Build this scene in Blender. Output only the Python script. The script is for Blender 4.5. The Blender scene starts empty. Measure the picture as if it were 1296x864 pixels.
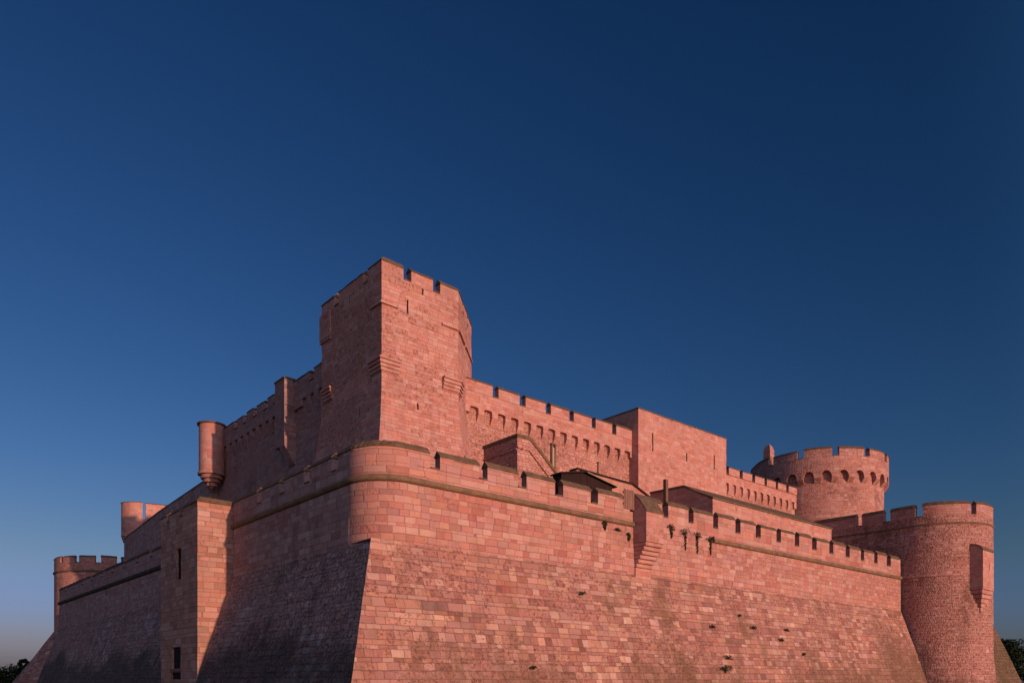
import bpy, bmesh, math, random
from mathutils import Vector, Matrix
random.seed(7)
S = bpy.context.scene
COL = S.collection
R = math.radians
SUN_EL = 4.6
SUN_AZ = (0.03, -1.0)          # horizontal direction towards the sun

# ------------------------------------------------------------------ node helpers
class NT:
    def __init__(s, mat):
        s.t = mat.node_tree; s.n = s.t.nodes; s.l = s.t.links
    def new(s, typ, **kw):
        n = s.n.new(typ)
        for k, v in kw.items(): setattr(n, k, v)
        return n
    def put(s, sock, v):
        if hasattr(v, 'links') or isinstance(v, bpy.types.NodeSocket): s.l.new(v, sock)
        else: sock.default_value = v
    def m(s, op, a, b=None, c=None, clamp=False):
        n = s.new('ShaderNodeMath', operation=op, use_clamp=clamp)
        s.put(n.inputs[0], a)
        if b is not None: s.put(n.inputs[1], b)
        if c is not None: s.put(n.inputs[2], c)
        return n.outputs[0]
    def noise(s, vec, scale, detail=4, rough=0.55, dim='3D', w=None):
        n = s.new('ShaderNodeTexNoise', noise_dimensions=dim)
        if vec is not None: s.put(n.inputs['Vector'], vec)
        if w is not None: s.put(n.inputs['W'], w)
        n.inputs['Scale'].default_value = scale; n.inputs['Detail'].default_value = detail
        n.inputs['Roughness'].default_value = rough
        return n.outputs[0]
    def ss(s, v, lo, hi, a=0.0, b=1.0):
        n = s.new('ShaderNodeMapRange', interpolation_type='SMOOTHSTEP')
        s.put(n.inputs['Value'], v)
        n.inputs['From Min'].default_value = lo; n.inputs['From Max'].default_value = hi
        n.inputs['To Min'].default_value = a; n.inputs['To Max'].default_value = b
        return n.outputs[0]
    def ramp(s, v, stops, interp='LINEAR'):
        n = s.new('ShaderNodeValToRGB'); cr = n.color_ramp; cr.interpolation = interp
        while len(cr.elements) < len(stops): cr.elements.new(0.5)
        for e, (p, c) in zip(cr.elements, stops): e.position = p; e.color = (*c, 1)
        s.put(n.inputs[0], v); return n.outputs[0]
    def mix(s, f, a, b, mode='MIX'):
        n = s.new('ShaderNodeMix', data_type='RGBA', blend_type=mode)
        s.put(n.inputs[0], f)
        for sock, v in ((n.inputs[6], a), (n.inputs[7], b)):
            if isinstance(v, tuple): sock.default_value = (*v, 1)
            else: s.l.new(v, sock)
        return n.outputs[2]
    def xyz(s, x, y, z=0.0):
        n = s.new('ShaderNodeCombineXYZ')
        s.put(n.inputs[0], x); s.put(n.inputs[1], y); s.put(n.inputs[2], z); return n.outputs[0]

def base_mat(name):
    m = bpy.data.materials.new(name); m.use_nodes = True
    b = m.node_tree.nodes['Principled BSDF']
    b.inputs['Roughness'].default_value = 0.9
    b.inputs['Specular IOR Level'].default_value = 0.15
    return m, NT(m), b

PINK = [(0.0, (.215, .090, .074)), (.12, (.31, .13, .105)), (.35, (.385, .172, .138)),
        (.68, (.43, .203, .163)), (.9, (.49, .25, .19)), (1.0, (.60, .335, .24))]
def masonry(name, h, w, stops=PINK, contrast=1.0, eroded=0.4, stain=((.10, .075, .045), .35),
            joint=0.03, bump=0.5, wobble=0.05, jointdark=0.55, gain=1.0, fine=1.0, seed=0.0, rub=1.0, growth=None, streak=1.0, hole0=.80):
    m, t, b = base_mat(name)
    uvn = t.new('ShaderNodeUVMap', uv_map='UVMap'); uv = uvn.outputs[0]
    geo = t.new('ShaderNodeNewGeometry'); P = geo.outputs['Position']
    dn = t.new('ShaderNodeTexNoise'); t.put(dn.inputs['Vector'], uv); dn.inputs['Scale'].default_value = 1.6; dn.inputs['Detail'].default_value = 3
    sub = t.new('ShaderNodeVectorMath', operation='SUBTRACT'); t.l.new(dn.outputs['Color'], sub.inputs[0]); sub.inputs[1].default_value = (.5, .5, .5)
    sc = t.new('ShaderNodeVectorMath', operation='SCALE'); t.l.new(sub.outputs[0], sc.inputs[0]); sc.inputs['Scale'].default_value = wobble * 2
    ad = t.new('ShaderNodeVectorMath', operation='ADD'); t.l.new(uv, ad.inputs[0]); t.l.new(sc.outputs[0], ad.inputs[1])
    sp = t.new('ShaderNodeSeparateXYZ'); t.l.new(ad.outputs[0], sp.inputs[0])
    V = t.m('ADD', t.m('DIVIDE', sp.outputs[1], h), 300.3 + seed)
    V = t.m('ADD', V, t.m('MULTIPLY', t.noise(None, .55, 1, .5, '1D', V), 1.3))
    row = t.m('FLOOR', V); fv = t.m('FRACT', V)
    wn = t.new('ShaderNodeTexWhiteNoise', noise_dimensions='1D'); t.l.new(row, wn.inputs['W']); rr = wn.outputs['Value']
    U = t.m('ADD', t.m('MULTIPLY', t.m('DIVIDE', sp.outputs[0], w), t.m('ADD', t.m('MULTIPLY', rr, .6), .72)), t.m('MULTIPLY', rr, 97.0))
    U = t.m('ADD', U, t.m('MULTIPLY', t.noise(t.xyz(U, t.m('MULTIPLY', row, 5.37)), .6, 1, .5, '2D'), 1.25))
    colm = t.m('FLOOR', U); fu = t.m('FRACT', U)
    wn2 = t.new('ShaderNodeTexWhiteNoise', noise_dimensions='2D'); t.l.new(t.xyz(row, colm), wn2.inputs['Vector'])
    rnd = wn2.outputs['Value']
    sc2 = t.new('ShaderNodeSeparateColor'); t.l.new(wn2.outputs['Color'], sc2.inputs[0]); rnd2 = sc2.outputs[1]; rnd3 = sc2.outputs[2]
    dv = t.m('MULTIPLY', t.m('MINIMUM', fv, t.m('SUBTRACT', 1.0, fv)), h)
    du = t.m('MULTIPLY', t.m('MINIMUM', fu, t.m('SUBTRACT', 1.0, fu)), w)
    d = t.m('MINIMUM', dv, du)
    n_big = t.noise(P, .16, 5, .6)
    n_mid = t.noise(P, .9, 5, .65)
    n_fine = t.noise(uv, 9.0, 5, .7)
    n_vfine = t.noise(uv, 30.0, 3, .7)
    # eroded zones: joints blur, surface crumbles
    bandv = t.new('ShaderNodeVectorMath', operation='MULTIPLY'); t.l.new(uv, bandv.inputs[0]); bandv.inputs[1].default_value = (.10, .42, 1)
    band = t.noise(bandv.outputs[0], 1.0, 4, .6)
    erin = t.m('ADD', t.m('MULTIPLY', n_big, .5), t.m('ADD', t.m('MULTIPLY', band, .6), t.m('ADD', t.m('MULTIPLY', n_mid, .35), t.m('MULTIPLY', rnd2, .12))))
    er = t.ss(erin, .92 - eroded * .36, 1.0 - eroded * .36)
    jd = t.m('ADD', d, t.m('MULTIPLY', t.m('SUBTRACT', n_fine, .5), joint * 1.2))
    blk = t.ss(jd, joint * .2, joint)                         # 1 inside a block, 0 in the joint
    # colour
    v = t.m('ADD', t.m('MULTIPLY', t.m('SUBTRACT', rnd, .5), contrast), .5)
    v = t.m('ADD', v, t.m('MULTIPLY', t.m('SUBTRACT', n_mid, .5), .55), clamp=True)
    c = t.ramp(v, stops)
    hsv = t.new('ShaderNodeHueSaturation'); t.l.new(c, hsv.inputs['Color'])
    t.put(hsv.inputs['Hue'], t.m('ADD', .492, t.m('MULTIPLY', rnd3, .018)))
    t.put(hsv.inputs['Saturation'], t.m('ADD', .86, t.m('MULTIPLY', rnd2, .26)))
    t.put(hsv.inputs['Value'], t.m('MULTIPLY', gain, t.m('ADD', 1.0 - .22 * fine, t.m('MULTIPLY', n_fine, .44 * fine))))
    c = hsv.outputs[0]
    # rain streaks and patches of older, darker or paler stone
    rsv = t.new('ShaderNodeVectorMath', operation='MULTIPLY'); t.l.new(uv, rsv.inputs[0]); rsv.inputs[1].default_value = (1.1, .09, 1)
    rs = t.noise(rsv.outputs[0], 1.0, 5, .65)
    c = t.mix(t.m('MULTIPLY', t.ss(rs, .52, .74), .34 * streak), c, (.16, .085, .062))
    c = t.mix(t.m('MULTIPLY', t.ss(rs, .46, .30), .14 * streak), c, (.56, .36, .29))
    pt = t.noise(P, .33, 3, .55)
    c = t.mix(t.m('MULTIPLY', t.ss(pt, .50, .70), .30 * streak), c, (.27, .125, .095))
    # crumbled surface mottling
    vor = t.new('ShaderNodeTexVoronoi', feature='F1'); t.l.new(uv, vor.inputs['Vector']); vor.inputs['Scale'].default_value = 7.5
    n_rub = t.noise(uv, 4.6, 4, .75)
    pit = t.ss(n_rub, .53, .63)
    c = t.mix(t.m('MULTIPLY', er, .4), c, t.mix(n_mid, (.31, .135, .108), (.44, .21, .165)))
    c = t.mix(t.m('MULTIPLY', er, t.m('MULTIPLY', pit, .62 * rub)), c, (.15, .062, .05))
    # joints
    jf = t.m('MULTIPLY', t.m('SUBTRACT', 1.0, blk), t.m('SUBTRACT', jointdark, t.m('MULTIPLY', er, jointdark * .4)))
    jf = t.m('MULTIPLY', jf, t.ss(n_mid, .30, .62, .35, 1.15))
    c = t.mix(jf, c, (.13, .062, .05))
    # lichen / soot stains with an outline of their own, stretched downward
    stv = t.new('ShaderNodeVectorMath', operation='MULTIPLY'); t.l.new(P, stv.inputs[0]); stv.inputs[1].default_value = (.5, .5, .22)
    st = t.ss(t.m('ADD', t.noise(stv.outputs[0], .8, 7, .68), t.m('MULTIPLY', rnd2, .07)), .66 - stain[1] * .3, .80 - stain[1] * .22)
    st = t.m('MULTIPLY', st, min(.9, .35 + stain[1] * .6))
    c = t.mix(st, c, stain[0])
    if growth:                                                # lichen crust with a ragged upper edge, running down in streaks
        sv = t.new('ShaderNodeVectorMath', operation='MULTIPLY'); t.l.new(uv, sv.inputs[0]); sv.inputs[1].default_value = (1.5, .28, 1)
        psz = t.new('ShaderNodeSeparateXYZ'); t.l.new(P, psz.inputs[0])
        gz = t.m('MULTIPLY', t.m('SUBTRACT', growth[0], psz.outputs[2]), growth[3])
        if len(growth) > 4: gz = t.m('ADD', gz, t.m('MULTIPLY', t.m('SUBTRACT', psz.outputs[0], 28.0), growth[4]))
        gi_ = t.m('ADD', gz, t.m('ADD', t.m('MULTIPLY', t.m('SUBTRACT', t.noise(sv.outputs[0], 1.0, 6, .7), .5), 1.3), t.m('MULTIPLY', t.m('SUBTRACT', n_big, .5), 1.8)))
        gm_ = t.m('MULTIPLY', t.ss(gi_, .05, .6), t.ss(t.m('ADD', n_fine, t.m('MULTIPLY', n_mid, .6)), .55, .95, .55, 1.0))
        c = t.mix(t.m('MULTIPLY', gm_, growth[2]), c, growth[1])
    # small missing bits, the shade inside them painted near-black
    hole = t.ss(t.noise(uv, 1.9, 3, .55), hole0, hole0 + .025)
    c = t.mix(t.m('MULTIPLY', hole, .8), c, (.04, .025, .02))
    t.l.new(c, b.inputs['Base Color'])
    hgt = t.m('ADD', t.m('MULTIPLY', blk, .5), t.m('ADD', t.m('MULTIPLY', rnd, .35), t.m('MULTIPLY', n_fine, .35)))
    hgt = t.m('ADD', hgt, t.m('MULTIPLY', er, t.m('SUBTRACT', t.m('MULTIPLY', vor.outputs['Distance'], .9 * rub), t.m('MULTIPLY', pit, .9 * rub))))
    hgt = t.m('SUBTRACT', hgt, t.m('MULTIPLY', hole, 1.2))
    bp = t.new('ShaderNodeBump'); bp.inputs['Strength'].default_value = bump; bp.inputs['Distance'].default_value = .07
    t.l.new(hgt, bp.inputs['Height']); t.l.new(bp.outputs[0], b.inputs['Normal'])
    return m

def plain(name, c1, c2, scale=3.0, bump=.3, rough=.9, streak=None):
    m, t, b = base_mat(name)
    tc = t.new('ShaderNodeTexCoord'); v = tc.outputs['Object']
    if streak:
        mp = t.new('ShaderNodeVectorMath', operation='MULTIPLY'); t.l.new(v, mp.inputs[0]); mp.inputs[1].default_value = streak; v = mp.outputs[0]
    n = t.noise(v, scale, 6, .65)
    n2 = t.noise(v, scale * 6, 3, .6)
    f = t.ss(t.m('ADD', t.m('MULTIPLY', n, .7), t.m('MULTIPLY', n2, .3)), .32, .68)
    t.l.new(t.mix(f, c1, c2), b.inputs['Base Color'])
    bp = t.new('ShaderNodeBump'); bp.inputs['Strength'].default_value = bump; bp.inputs['Distance'].default_value = .03
    t.l.new(n2, bp.inputs['Height']); t.l.new(bp.outputs[0], b.inputs['Normal'])
    b.inputs['Roughness'].default_value = rough
    return m

M = {}
M['ashlar'] = masonry('pink_ashlar', .30, .62, eroded=.38, contrast=.66, stain=((.16, .085, .06), .16), joint=.026, jointdark=.62)
M['ashlar_big'] = masonry('pink_parapet_ashlar', .40, .9, eroded=.26, contrast=.66, stain=((.16, .09, .06), .12), joint=.024, seed=11.0)
M['batter'] = masonry('weathered_batter_ashlar', .30, .62, eroded=.47, contrast=.95, stain=((.15, .085, .05), .42), gain=.95, bump=.65, joint=.028, jointdark=.7, seed=0.0, rub=1.15, hole0=.715, growth=(4.6, (.15, .08, .045), .8, .13, .011),
                      stops=[(0, (.20, .088, .07)), (.14, (.30, .128, .098)), (.4, (.375, .172, .13)), (.7, (.425, .21, .155)), (.9, (.48, .255, .185)), (1, (.57, .33, .235))])
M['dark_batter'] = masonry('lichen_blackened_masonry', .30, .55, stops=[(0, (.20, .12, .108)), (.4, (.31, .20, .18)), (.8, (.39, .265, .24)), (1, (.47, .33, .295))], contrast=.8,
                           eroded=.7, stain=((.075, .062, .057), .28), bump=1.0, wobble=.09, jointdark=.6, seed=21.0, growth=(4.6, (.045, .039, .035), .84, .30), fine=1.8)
M['shade_ashlar'] = masonry('shaded_mauve_ashlar', .31, .75, stops=[(0, (.20, .115, .11)), (.3, (.29, .17, .16)), (.7, (.365, .22, .205)), (1, (.44, .28, .25))], contrast=.62, eroded=.36, stain=((.10, .075, .07), .32), seed=31.0, fine=1.4)  # darker mauve copy of the ashlar, shade of the left walls put into its colour
M['old_batter'] = masonry('mossy_outwork_masonry', .30, .55, eroded=.7, contrast=.8, stain=((.11, .075, .035), .8), gain=.8, bump=.9, seed=91.0, growth=(9.0, (.12, .08, .04), .8, .2))
M['shaded_corner_ashlar'] = masonry('shaded_pink_ashlar', .30, .62, stops=[(0, (.20, .105, .095)), (.3, (.31, .165, .148)), (.7, (.385, .215, .19)), (1, (.47, .28, .24))], contrast=.66, eroded=.36, stain=((.10, .07, .062), .3), joint=.026, seed=0.0)  # same stone as the pink ashlar, greyed in colour to stand in for shade
M['tower_ashlar'] = masonry('ochre_pink_ashlar', .31, .8, stops=[(0, (.24, .115, .085)), (.3, (.365, .18, .135)), (.7, (.44, .225, .17)), (1, (.53, .30, .225))], contrast=.7, eroded=.36, stain=((.12, .08, .055), .3), seed=35.0)
M['rubble'] = masonry('small_pink_rubble', .17, .36, eroded=.55, contrast=.6, joint=.035, wobble=.07, stain=((.15, .08, .06), .12), bump=.7, gain=1.18, seed=41.0)
M['smooth'] = masonry('fine_pink_ashlar', .25, .55, eroded=.30, contrast=.46, joint=.02, jointdark=.26, stain=((.17, .09, .065), .1), bump=.4, gain=1.1, seed=51.0)
M['keep'] = masonry('keep_masonry', .235, .52, eroded=.46, contrast=.5, joint=.02, jointdark=.28, stain=((.17, .09, .065), .14), bump=.65, gain=1.12, seed=61.0)
M['towerstone'] = masonry('red_tower_masonry', .25, .55, eroded=.56, contrast=.56, joint=.024, stain=((.15, .07, .055), .30), gain=1.06, seed=71.0, rub=1.1, growth=(2.6, (.11, .055, .042), .7, .3))
M['eroded_tower'] = masonry('eroded_red_tower_masonry', .25, .55, eroded=.70, contrast=.62, joint=.024, stain=((.14, .065, .05), .42), gain=1.06, seed=75.0, rub=1.35, bump=.7, growth=(3.0, (.11, .055, .042), .75, .3))
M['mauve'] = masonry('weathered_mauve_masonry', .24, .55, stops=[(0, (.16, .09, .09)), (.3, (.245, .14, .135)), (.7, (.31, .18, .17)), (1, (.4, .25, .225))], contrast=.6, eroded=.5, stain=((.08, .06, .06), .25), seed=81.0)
M['coping_dark'] = plain('shaded_lichen_coping', (.028, .023, .02), (.085, .062, .045), 2.2, .6)  # dark copy of the lichen coping, shade of the left walls painted in
M['slat'] = plain('reddish_weathered_boards', (.20, .10, .075), (.32, .175, .13), 3, .4, streak=(3, 3, .4))
M['coping'] = plain('lichen_brown_coping', (.085, .056, .034), (.175, .108, .064), 2.2, .6)
M['cordon'] = plain('brown_moulded_stone', (.12, .075, .045), (.23, .135, .082), 1.8, .5)
M['dark'] = plain('unlit_interior_stone', (.012, .01, .01), (.02, .016, .015), 2, .1)
M['timber'] = plain('weathered_timber', (.10, .055, .038), (.20, .115, .075), 3, .4, streak=(3, 3, .4))
M['tar'] = plain('tarred_boards', (.018, .009, .008), (.034, .017, .014), 3, .3, streak=(3, 3, .4))
M['pale_trim'] = plain('pale_trim_paint', (.30, .22, .15), (.42, .31, .22), 4, .2)
M['terrace'] = plain('terrace_gravel', (.22, .13, .1), (.32, .2, .15), 1.5, .4)
M['grass'] = plain('dry_grass', (.09, .075, .04), (.17, .13, .08), .15, .4)
M['leaf'] = plain('dark_green_leaves', (.006, .013, .004), (.015, .026, .008), .5, .0)
M['weed'] = plain('caper_leaves', (.022, .026, .010), (.06, .055, .022), 2.5, .0)
M['bark'] = plain('grey_brown_bark', (.05, .036, .026), (.1, .075, .055), 4, .5)

# ------------------------------------------------------------------ object helpers
def link(name, me, mat, parent=None, smooth=False):
    o = bpy.data.objects.new(name, me); COL.objects.link(o)
    if mat is not None and not me.materials: me.materials.append(mat)
    if parent is not None: o.parent = parent
    if smooth:
        for p in me.polygons: p.use_smooth = True
    return o
def thing(name, label, cat, loc=(0, 0, 0), group=None):
    o = bpy.data.objects.new(name, None); COL.objects.link(o)
    o.location = loc; o['label'] = label; o['category'] = cat
    if group: o['group'] = group
    o.empty_display_size = .5
    return o
def tag(o, label, cat, group=None):
    o['label'] = label; o['category'] = cat
    if group: o['group'] = group
    return o
def child(root, o):
    """parent o (built in world coordinates) keeping it where it stands"""
    o.parent = root
    loc = Vector(root.location); p = root.parent
    while p is not None: loc = loc + Vector(p.location); p = p.parent
    o.data.transform(Matrix.Translation(-loc))
    return o

class Path:
    """plan polyline with outward normals (right-hand side of travel) and arclength"""
    def __init__(s, pts, step=0.8, closed=False, n0=None, n1=None, s0=0.0):
        P = [Vector(p) for p in pts]
        if closed: P = P + [P[0]]
        out = [P[0]]; hard = [True]
        for a, b in zip(P, P[1:]):
            k = max(1, int((b - a).length / step + .5))
            for i in range(1, k + 1): out.append(a.lerp(b, i / k))
        s.p = out; n = len(out); seg = []
        for a, b in zip(out, out[1:]):
            d = (b - a).normalized(); seg.append(Vector((d.y, -d.x)))
        s.nr = []
        for i in range(n):
            a = seg[i - 1] if i > 0 else (seg[-1] if closed else seg[0])
            b = seg[i] if i < n - 1 else (seg[0] if closed else seg[-1])
            s.nr.append((a + b) / (1 + a.dot(b)))
        s.tan = [Vector((0, 0))] * n
        if n0 or n1: s.tan = [Vector((-seg[min(i, n - 2)].y, seg[min(i, n - 2)].x)) for i in range(n)]
        if n0: s.nr[0] = Vector(n0)
        if n1: s.nr[-1] = Vector(n1)
        s.s = [s0]
        for a, b in zip(out, out[1:]): s.s.append(s.s[-1] + (b - a).length)
        s.closed = closed; s.L = s.s[-1] - s0; s.s0 = s0
    def at(s, q):
        q = min(max(q, s.s[0]), s.s[-1])
        for i in range(len(s.s) - 1):
            if q <= s.s[i + 1] + 1e-9:
                f = (q - s.s[i]) / (s.s[i + 1] - s.s[i]); return s.p[i].lerp(s.p[i + 1], f), s.nr[i].lerp(s.nr[i + 1], f)
    def sub(s, a, b, extra=()):
        qs = sorted(set([a, b] + [q for q in s.s if a + .02 < q < b - .02] + [e for e in extra if a < e < b]))
        r = Path.__new__(Path); r.p = []; r.nr = []; r.s = qs; r.closed = False; r.L = b - a; r.s0 = a
        for q in qs:
            p, n = s.at(q); r.p.append(p); r.nr.append(n)
        return r
def arc(c, r, a0, a1, k):
    return [(c[0] + r * math.cos(R(a0 + (a1 - a0) * i / k)), c[1] + r * math.sin(R(a0 + (a1 - a0) * i / k))) for i in range(k + 1)]

def loft(name, path, ring, mat, root=None, ring_closed=True, jit=0.0, smooth=False, jz=0.0):
    """sweep a profile of (offset outward, z) along a path; ring may be a function of arclength"""
    bm = bmesh.new(); uvl = bm.loops.layers.uv.new('UVMap')
    rows = []
    n = len(path.p); pc = path.closed
    rng = random.Random(hash(name) % 9999 + int(path.p[0].x * 31 + path.p[0].y * 17) if False else int(abs(path.p[0].x * 31 + path.p[0].y * 17 + n)))
    rg0 = None
    for i in range(n - (1 if pc else 0)):
        rg = ring(path.s[i]) if callable(ring) else ring
        rg0 = rg
        row = []
        for (o, z) in rg:
            oo = o + (rng.uniform(-jit, jit) if jit else 0); zz = z + (rng.uniform(-jz, jz) if jz else 0)
            q = path.p[i] + path.nr[i] * oo
            tg = path.tan[i] if hasattr(path, 'tan') else None
            row.append((bm.verts.new((q.x, q.y, zz)), path.s[i] + (path.nr[i].dot(tg) * oo if tg else 0), oo, zz))
        rows.append(row)
    if pc: rows.append([(v, path.s[-1], o, z) for (v, s_, o, z) in rows[0]])
    m = len(rg0)
    def face(ls, flat=None):
        try: f = bm.faces.new([l[0] for l in ls])
        except ValueError: return
        dz = max(l[3] for l in ls) - min(l[3] for l in ls); do = max(l[2] for l in ls) - min(l[2] for l in ls)
        for lp, l in zip(f.loops, ls):
            if flat == 'cap': lp[uvl].uv = (l[2] + 3.3, l[3])
            elif flat == 'xy': lp[uvl].uv = (l[0].co.x, l[0].co.y)
            elif dz > do * .5: lp[uvl].uv = (l[1], l[3])
            else: lp[uvl].uv = (l[1], l[2] + l[3])
        f.smooth = smooth and flat is None
    for i in range(len(rows) - 1):
        for j in range(m if ring_closed else m - 1):
            k = (j + 1) % m
            face([rows[i][j], rows[i + 1][j], rows[i + 1][k], rows[i][k]])
    if ring_closed and not pc:
        face(list(reversed(rows[0])), 'cap'); face(rows[-1], 'cap')
    if not ring_closed and pc:
        face([r[0] for r in reversed(rows[:-1])], 'xy'); face([r[-1] for r in rows[:-1]], 'xy')
    bmesh.ops.recalc_face_normals(bm, faces=bm.faces)
    if smooth:
        for f in bm.faces: f.smooth = True
        for e in bm.edges:
            if len(e.link_faces) != 2 or e.calc_face_angle(0) > .45: e.smooth = False
    me = bpy.data.meshes.new(name); bm.to_mesh(me); bm.free()
    o = link(name, me, mat)
    if root is not None: child(root, o)
    return o

def prism(name, poly, axis, lo, hi, mat, root=None, bev=0.0):
    """extrude a closed 2-D outline along an axis: 'y' -> outline is (x,z); 'x' -> (y,z); 'z' -> (x,y)"""
    bm = bmesh.new(); uvl = bm.loops.layers.uv.new('UVMap')
    def P(q, t): return {'y': (q[0], t, q[1]), 'x': (t, q[0], q[1]), 'z': (q[0], q[1], t)}[axis]
    A = [bm.verts.new(P(q, lo)) for q in poly]; B = [bm.verts.new(P(q, hi)) for q in poly]
    n = len(poly)
    bm.faces.new(A); bm.faces.new(list(reversed(B)))
    for i in range(n): bm.faces.new([A[i], B[i], B[(i + 1) % n], A[(i + 1) % n]])
    bmesh.ops.recalc_face_normals(bm, faces=bm.faces)
    if bev: bmesh.ops.bevel(bm, geom=list(bm.edges), offset=bev, segments=1, affect='EDGES')
    box_uv(bm, uvl)
    me = bpy.data.meshes.new(name); bm.to_mesh(me); bm.free()
    o = link(name, me, mat)
    if root is not None: child(root, o)
    return o
def box_uv(bm, uvl):
    for f in bm.faces:
        nn = f.normal
        for lp in f.loops:
            c = lp.vert.co
            if abs(nn.z) > .8: lp[uvl].uv = (c.x, c.y)
            elif abs(nn.x) > abs(nn.y): lp[uvl].uv = (c.y, c.z)
            else: lp[uvl].uv = (c.x, c.z)
def box(name, x0, x1, y0, y1, z0, z1, mat, root=None, bev=0.0):
    return prism(name, [(x0, y0), (x1, y0), (x1, y1), (x0, y1)], 'z', z0, z1, mat, root, bev)

def cut(o, boxes):
    """carve real recesses (world-space boxes: centre, half sizes, yaw) out of a solid part"""
    bm = bmesh.new(); uvl = bm.loops.layers.uv.new('UVMap')
    for (c, hs, yaw) in boxes:
        r = bmesh.ops.create_cube(bm, size=2.0)
        mt = Matrix.Translation(c) @ Matrix.Rotation(yaw, 4, 'Z') @ Matrix.Diagonal((*hs, 1))
        bmesh.ops.transform(bm, matrix=mt, verts=r['verts'])
    box_uv(bm, uvl)
    me = bpy.data.meshes.new('cutter'); bm.to_mesh(me); bm.free()
    k = bpy.data.objects.new('cutter', me); COL.objects.link(k)
    loc = Vector((0, 0, 0)); p = o.parent
    while p is not None: loc += Vector(p.location); p = p.parent
    me.transform(Matrix.Translation(Vector((0, 0, 0))))
    md = o.modifiers.new('b', 'BOOLEAN'); md.operation = 'DIFFERENCE'; md.object = k; md.solver = 'EXACT'
    bpy.context.view_layer.update()
    dg = bpy.context.evaluated_depsgraph_get()
    nm = bpy.data.meshes.new_from_object(o.evaluated_get(dg))
    old = o.data; o.modifiers.clear(); o.data = nm; nm.name = old.name
    bpy.data.objects.remove(k); bpy.data.meshes.remove(me)

def slits(o, specs, root, depth=.7):
    """arrow slits: (x, y, z0, z1, width, yaw of the outward normal)"""
    bs = []
    for (x, y, z0, z1, w, yaw) in specs:
        bs.append((Vector((x, y, (z0 + z1) / 2)), (depth, w / 2, (z1 - z0) / 2), yaw))
    cut(o, bs)
    for (x, y, z0, z1, w, yaw) in specs:
        d = Vector((math.cos(yaw), math.sin(yaw))); q = Vector((x, y)) - d * (depth - .12)
        t = Vector((-d.y, d.x)) * (w / 2 - .004)
        poly = [tuple(q + t), tuple(q - t), tuple(q - t - d * .1), tuple(q + t - d * .1)]
        prism('arrow_slit' if w < .35 else 'window', poly, 'z', z0 + .004, z1 - .004, M['dark'], root)

HALF = lambda r, z, k=6, d=.06: [(-d, z + r)] + [(r * math.sin(math.pi * i / k), z + r * math.cos(math.pi * i / k)) for i in range(k + 1)] + [(-d, z - r)]

def dens(prof, dz):
    out = [prof[0]]
    for a, b in zip(prof, prof[1:]):
        k = max(1, int(abs(b[1] - a[1]) / dz + .5))
        out += [(a[0] + (b[0] - a[0]) * i / k, a[1] + (b[1] - a[1]) * i / k) for i in range(1, k + 1)]
    return out

def battlement(root, path, spans, zs, zt, t, mat, cap=M['coping'], over=.05, rise=.32, sills=True, front=0.0, capname='coping', flat=.5):
    """merlons over the listed (s0,s1) spans of a path, each with its own coping, and a sill slab in every crenel"""
    rng = random.Random(int(zs * 100 + path.p[0].x * 7))
    prev = None
    for (a, b) in spans:
        e = zt - rise + rng.uniform(-.04, .04); j = rng.uniform(-.05, .05)
        sp = path.sub(a + rng.uniform(0, .04), b - rng.uniform(0, .04))
        mo = loft('merlon', sp, [(front - t, zs - .02), (front, zs - .02), (front, e), (front - t, e)], mat, root, smooth=True)
        r2 = rise + j
        cp = loft('coping', path.sub(a - .02, b + .02) if (a > path.s[0] and b < path.s[-1]) else sp,
                  [(front - t - over, e + .002), (front + over, e + .002), (front + over, e + .05), (front - t * flat, e + r2), (front - t * (1 - flat) - .05, e + r2), (front - t - over, e + .05)], cap, None, jit=.018, jz=.022)
        child(mo, cp)
        if sills and prev is not None and a - prev < 3:
            loft('crenel_sill', path.sub(prev + .04, a - .04), [(front - t, zs + .002), (front + .05, zs + .002), (front + .05, zs + .07), (front - t, zs + .10)], cap, root)
        prev = b

def machicolation(root, path, starts, ow, zsof, ztooth, ztop, ov, mat, rise=.18, s0=None, s1=None, back=.06, corbel=True, ctail=.75):
    """overhanging parapet whose lower edge opens into small arches between corbels"""
    s0 = path.s[0] if s0 is None else s0; s1 = path.s[-1] if s1 is None else s1
    ex = []; K = 8; eps = .004
    for a in starts:
        ex += [a - eps, a + eps] + [a + ow * i / K for i in range(1, K)] + [a + ow - eps, a + ow + eps]
    def low(s):
        for a in starts:
            if a < s < a + ow:
                x = (s - a) / ow * 2 - 1
                return zsof + rise * math.sqrt(max(0, 1 - x * x))
        return ztooth
    loft('machicolated_parapet', path.sub(s0, s1, ex), lambda s: [(-back, low(s)), (ov, low(s)), (ov, ztop), (-back, ztop)], mat, root)
    if corbel:
        st = sorted(starts)
        for a, b in zip(st, st[1:]):
            if b - a > ow * 3: continue
            loft('corbel', path.sub(a + ow + .004, b - .004), [(-back, ztooth - ctail), (.03, ztooth - ctail), (ov * .55, ztooth - ctail * .5), (ov - .012, ztooth + .002 - .004), (-back, ztooth - .002)], mat, root)

# ------------------------------------------------------------------ ground and terreplein
def ground():
    bm = bmesh.new()
    bmesh.ops.create_grid(bm, x_segments=60, y_segments=60, size=4000)
    me = bpy.data.meshes.new('ground'); bm.to_mesh(me); bm.free()
    o = link('ground', me, M['grass']); o['kind'] = 'structure'
ground()
t = prism('terreplein', [(1.0, 1.0), (58.6, 1.0), (58.6, 15.5), (66, 15.5), (66, 79), (9, 79), (1.0, 69)], 'z', .01, 11.38, M['terrace']); t['kind'] = 'structure'

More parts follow.
